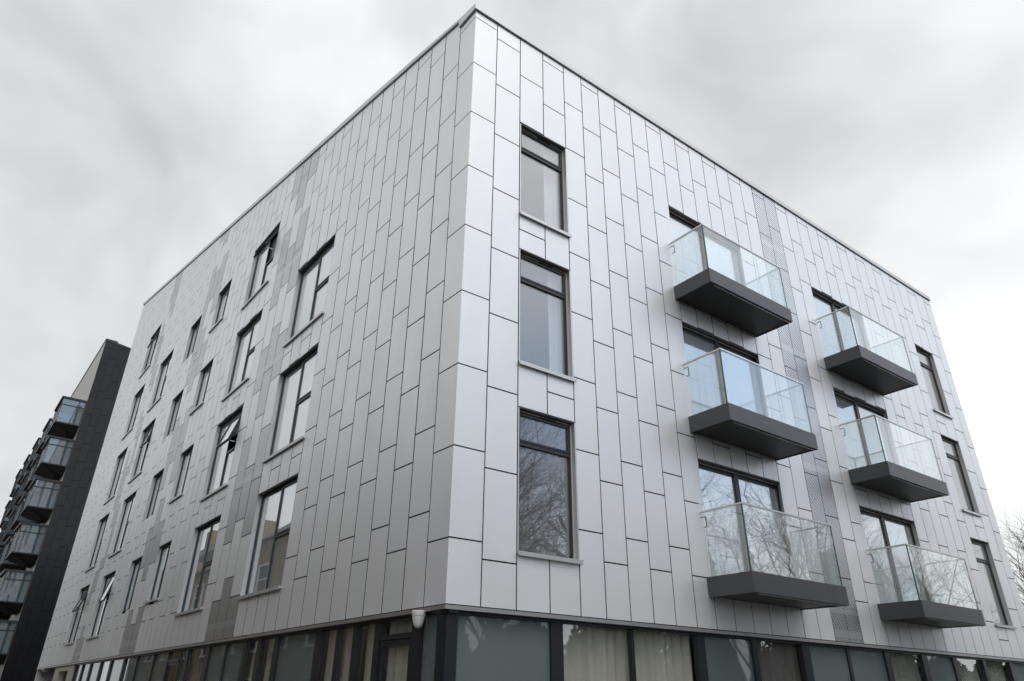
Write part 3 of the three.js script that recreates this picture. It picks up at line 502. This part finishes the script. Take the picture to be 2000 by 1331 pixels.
// ---------------------------------------------------------------- brick houses across the street, mirrored in the entrance side windows
{
  const brickTex = dataTex(256, (i, j, n) => { const row = Math.floor(j / 16), x = (i + (row % 2) * 16) % 32, m = j % 16 < 2 || x < 2, t = hash3(Math.floor((i + (row % 2) * 16) / 32), row, 3); return m ? [168, 162, 150] : [152 + 34 * t, 136 + 30 * t, 112 + 26 * t]; }, true);
  brickTex.repeat.set(1 / 1.8, 1 / 1.2);
  const brick = std([0.62, 0.60, 0.56], 0.9, 0, { map: brickTex }), slateRoof = std([0.045, 0.047, 0.052], 0.7), wf = std([0.7, 0.7, 0.68], 0.5), doorM = [std([0.05, 0.09, 0.16], 0.4), std([0.20, 0.03, 0.03], 0.4), std([0.03, 0.09, 0.05], 0.4), std([0.04, 0.04, 0.045], 0.4)];
  const bgls = phys([0.06, 0.07, 0.08], 0.05);
  const text = ['blue', 'red', 'green'];
  { // the pale brick block opposite the entrance, mirrored in the lower silver panels
    const t = thing('brick_apartment_block', 'long pale brick apartment block opposite the entrance side', 'building'), db = std([0.60, 0.60, 0.59], 0.9, 0, { map: brickTex }), x = -9.6, h = 10.0;
    add(t, 'wall', uvMetres(new THREE.BoxGeometry(12, h, 19).translate(x - 6, h / 2, -8.5)), db);
    add(t, 'parapet', uvMetres(new THREE.BoxGeometry(12.3, 0.5, 19.3).translate(x - 6, h + 0.25, -8.5)), M.concrete);
    for (let fl = 0; fl < 3; fl++) for (let c = 0; c < 6; c++) { const zc = -17 + c * 3.4, yc = 1.7 + fl * 3.0; const w = add(t, 'window', mg([new THREE.BoxGeometry(0.14, 0.1, 1.6).translate(x + 0.03, yc + 0.8, zc), new THREE.BoxGeometry(0.2, 0.12, 1.7).translate(x + 0.05, yc - 0.8, zc), new THREE.BoxGeometry(0.14, 1.5, 0.1).translate(x + 0.03, yc, zc - 0.75), new THREE.BoxGeometry(0.14, 1.5, 0.1).translate(x + 0.03, yc, zc + 0.75)]), M.frame); add(w, 'pane', new THREE.BoxGeometry(0.04, 1.5, 1.4).translate(x + 0.025, yc, zc), bgls); }
  }
  for (let k = 0; k < 3; k++) {
    const z1 = -21.2 - k * 10.5, z0 = z1 - 10.4, x = -9.0 - (k % 2) * 0.15, h = 8.6 + [0.6, 0, 0.9][k], h2 = thing('brick_house', `brown brick terraced house with a ${text[k]} door across the street`, 'house', 'brick houses across the street');
    add(h2, 'wall', uvMetres(new THREE.BoxGeometry(8, h, z1 - z0).translate(x - 4, h / 2, (z0 + z1) / 2)), brick);
    const sh = new THREE.Shape([[0.3, 0], [-4, 3.0], [-8.3, 0]].map(([a, b]) => new THREE.Vector2(a, b)));
    const roof = add(h2, 'roof', new THREE.ExtrudeGeometry(sh, { depth: z1 - z0 - 0.02, bevelEnabled: false }).translate(x, h, z0 + 0.01), slateRoof);
    add(roof, 'chimney', uvMetres(new THREE.BoxGeometry(0.9, 2.0, 1.3).translate(x - 4, h + 3.0, z0 + 0.9)), brick);
    for (let fl = 0; fl < 3; fl++) for (let c = 0; c < 3; c++) {
      const zc = z0 + (c + 0.5) * (z1 - z0) / 3, yc = 1.6 + fl * 2.75;
      if (fl === 0 && c === 1) { const d = add(h2, 'door', new THREE.BoxGeometry(0.12, 2.1, 1.0).translate(x + 0.03, 1.05, zc), doorM[k]); add(d, 'handle', new THREE.SphereGeometry(0.05, 10, 8).translate(x + 0.13, 1.05, zc + 0.35), M.steel); continue; }
      const ringW = [new THREE.BoxGeometry(0.14, 0.1, 1.4).translate(x + 0.03, yc + 0.75, zc), new THREE.BoxGeometry(0.2, 0.12, 1.55).translate(x + 0.05, yc - 0.75, zc), new THREE.BoxGeometry(0.14, 1.4, 0.1).translate(x + 0.03, yc, zc - 0.65), new THREE.BoxGeometry(0.14, 1.4, 0.1).translate(x + 0.03, yc, zc + 0.65), new THREE.BoxGeometry(0.1, 0.06, 1.2).translate(x + 0.03, yc, zc)];
      const w = add(h2, 'window', mg(ringW), wf); add(w, 'pane', new THREE.BoxGeometry(0.04, 1.4, 1.2).translate(x + 0.025, yc, zc), bgls);
    }
  }
}

// ---------------------------------------------------------------- bare winter trees (mirrored in the glass, and beyond the far end)
const bark = std([0.055, 0.045, 0.036], 0.95), twig = std([0.075, 0.060, 0.046], 0.95);
function growTree(seed, height, spread, levels, dens) {
  const r = rng(seed), T = { trunk: [[], []], twigs: [[], []] };
  const V = (x, y, z) => new THREE.Vector3(x, y, z), tmp = V(0, 0, 0);
  const tube = (set, a, b, ra, rb, sides) => {
    const [pos, idx] = set, d = tmp.copy(b).sub(a).normalize(), s = (Math.abs(d.y) < 0.9 ? V(0, 1, 0) : V(1, 0, 0)).cross(d).normalize(), t = d.clone().cross(s), k0 = pos.length / 3;
    for (const [p, q] of [[a, ra], [b, rb]]) for (let i = 0; i < sides; i++) { const w = i / sides * 2 * Math.PI, c = Math.cos(w) * q, e = Math.sin(w) * q; pos.push(p.x + s.x * c + t.x * e, p.y + s.y * c + t.y * e, p.z + s.z * c + t.z * e); }
    for (let i = 0; i < sides; i++) { const j = (i + 1) % sides; idx.push(k0 + i, k0 + j, k0 + sides + i, k0 + j, k0 + sides + j, k0 + sides + i); }
  };
  function grow(p, dir, len, rad, lev) {
    const n = lev === 0 ? 7 : lev < 3 ? 4 : 3, sides = lev === 0 ? 9 : lev === 1 ? 6 : lev === 2 ? 4 : 3, set = lev < 2 ? T.trunk : T.twigs;
    let a = p.clone(), d = dir.clone(), q = rad;
    for (let i = 0; i < n; i++) {
      d.x += (r() - 0.5) * 0.28; d.z += (r() - 0.5) * 0.28; d.y += lev === 0 ? 0.12 : 0.05 + (r() - 0.5) * 0.12; d.normalize();
      const b = a.clone().addScaledVector(d, len / n), q2 = q * (lev === 0 ? 0.90 : 0.84); tube(set, a, b, q, q2, sides);
      if (lev < levels) {
        const f = (i + 1) / n, kids = lev === 0 ? (f > 0.25 ? 2 : 0) : Math.round(dens * (0.6 + r() * 0.8));
        for (let k = 0; k < kids; k++) {
          const az = r() * 2 * Math.PI, open = (lev === 0 ? 0.75 - 0.3 * f : 0.75) * spread, side = V(Math.cos(az), 0, Math.sin(az)); side.addScaledVector(d, -side.dot(d)).normalize();
          grow(b, d.clone().multiplyScalar(Math.cos(open)).addScaledVector(side, Math.sin(open)).normalize(), len * (lev === 0 ? 0.55 * (1.15 - 0.5 * f) : 0.58) * (0.75 + 0.5 * r()), q2 * (lev === 0 ? 0.5 : 0.6), lev + 1);
        }
      }
      a = b; q = q2;
    }
  }
  grow(V(0, -0.1, 0), V(0, 1, 0), height * 0.72, height * 0.017, 0);
  const geo = ([pos, idx]) => { const g = new THREE.BufferGeometry(); g.setAttribute('position', new THREE.Float32BufferAttribute(pos, 3)); g.setIndex(idx); g.computeVertexNormals(); return g; };
  return { trunk: geo(T.trunk), twigs: geo(T.twigs) };
}
const kinds = [growTree(11, 14, 1.0, 4, 1.5), growTree(23, 13, 0.85, 4, 1.6), growTree(37, 12, 1.1, 4, 1.5)];
function plantTree(kind, x, z, scale, turn, label, group) { const t = thing('bare_tree', label, 'tree', group); t.position.set(x, 0, z); t.rotation.y = turn; t.scale.setScalar(scale); add(t, 'trunk', kinds[kind].trunk, bark); add(t, 'crown', kinds[kind].twigs, twig); return t; }
const row = [[4, 17.5, 1.0], [9.5, 15.5, 0.95], [11.6, 17.4, 1.0], [7.2, 19.5, 1.1], [16.2, 20.5, 1.15], [13.5, 18.5, 1.05], [18.5, 16.2, 0.9], [24, 18, 1.0], [30, 16.5, 1.0], [36, 18.2, 1.08], [43, 16.4, 1.0], [52, 18, 1.1]];
row.sort((a, b) => a[0] - b[0]).forEach(([x, z, s], i) => plantTree(i % 3, x, z, s, i * 1.3, `bare winter tree facing the balconies, ${ordinal[i]} from the corner end of the row`, 'bare trees facing the balconies'));
plantTree(1, 33.2, -3.6, 0.66, 0.6, 'bare winter tree just beyond the far end of the balcony side', 'bare trees beyond the building');
plantTree(0, 38.5, -3.2, 0.68, 2.6, 'taller bare winter tree behind the first one beyond the balcony side', 'bare trees beyond the building');
plantTree(2, 36, -1.6, 0.56, 4.2, 'small bare tree at the edge of view beyond the balcony side', 'bare trees beyond the building');
{ // evergreen clad in ivy among the row
  const r = rng(91), leaf = [], g0 = new THREE.PlaneGeometry(0.22, 0.16).toNonIndexed();
  for (let i = 0; i < 9000; i++) { const h = 0.8 + r() * 10.5, a = r() * 2 * Math.PI, rad = (1.0 + 1.5 * Math.sin(h / 11.5 * Math.PI) * (0.6 + 0.8 * fbm(Math.cos(a) * 1.4, h * 0.5, Math.sin(a) * 1.4, 3))) * Math.sqrt(0.35 + 0.65 * r()); const m = new THREE.Matrix4().compose(new THREE.Vector3(Math.cos(a) * rad, h, Math.sin(a) * rad), new THREE.Quaternion().setFromEuler(new THREE.Euler(r() * 6, r() * 6, r() * 6)), new THREE.Vector3().setScalar(0.7 + r() * 0.8)); leaf.push(g0.clone().applyMatrix4(m)); }
  const crown = mg(leaf), lm = phys([0.05, 0.075, 0.035], 0.6, { side: THREE.DoubleSide });
  const bushGeo = (seed) => { const q = rng(seed), list = []; for (let i = 0; i < 5200; i++) { const a = q() * 2 * Math.PI, e = Math.asin(q()), rr = (0.55 + 0.45 * Math.sqrt(q())) * (0.75 + 0.5 * fbm(Math.cos(a) * 1.7 + seed, e * 1.6, Math.sin(a) * 1.7, 3)); list.push(g0.clone().applyMatrix4(new THREE.Matrix4().compose(new THREE.Vector3(Math.cos(a) * Math.cos(e) * 2.6 * rr, 0.1 + Math.sin(e) * 4.4 * rr, Math.sin(a) * Math.cos(e) * 2.0 * rr), new THREE.Quaternion().setFromEuler(new THREE.Euler(q() * 6, q() * 6, q() * 6)), new THREE.Vector3().setScalar(0.8 + q() * 0.8)))); } return mg(list); };
  const bushes = [bushGeo(4), bushGeo(8)], bushM = phys([0.045, 0.060, 0.030], 0.55, { side: THREE.DoubleSide });
  for (let i = 0; i < 26; i++) { const t = thing('evergreen_bush', `tall evergreen bush, ${ordinal[i]} from the corner end, below the tree row`, 'bush', 'evergreen bushes below the trees'); t.position.set(-1 + i * 2.9 + Math.max(0, i - 8) * 1.0, 0, 20.4 + (i % 2) * 2.2); t.rotation.y = i * 1.7; t.scale.set(1.1, 1.0 + 0.35 * r(), 1); add(t, 'stem', new THREE.CylinderGeometry(0.05, 0.11, 2.4, 8).translate(0, 1.2, 0), bark); add(t, 'foliage', bushes[i % 2], bushM); }
  [[21.5, 14.6, 0.95], [33, 14.6, 0.8], [40, 15.5, 0.9]].forEach(([x, z, s], i) => { const t = thing('ivy_tree', `ivy covered evergreen tree, ${ordinal[i]} from the corner in the tree row`, 'tree', 'ivy covered trees'); t.position.set(x, 0, z); t.scale.setScalar(s); t.rotation.y = i * 2; add(t, 'trunk', new THREE.CylinderGeometry(0.10, 0.24, 10.5, 10).translate(0, 5.2, 0), bark); add(t, 'crown', crown, lm); });
}
renderer.render(scene, camera);
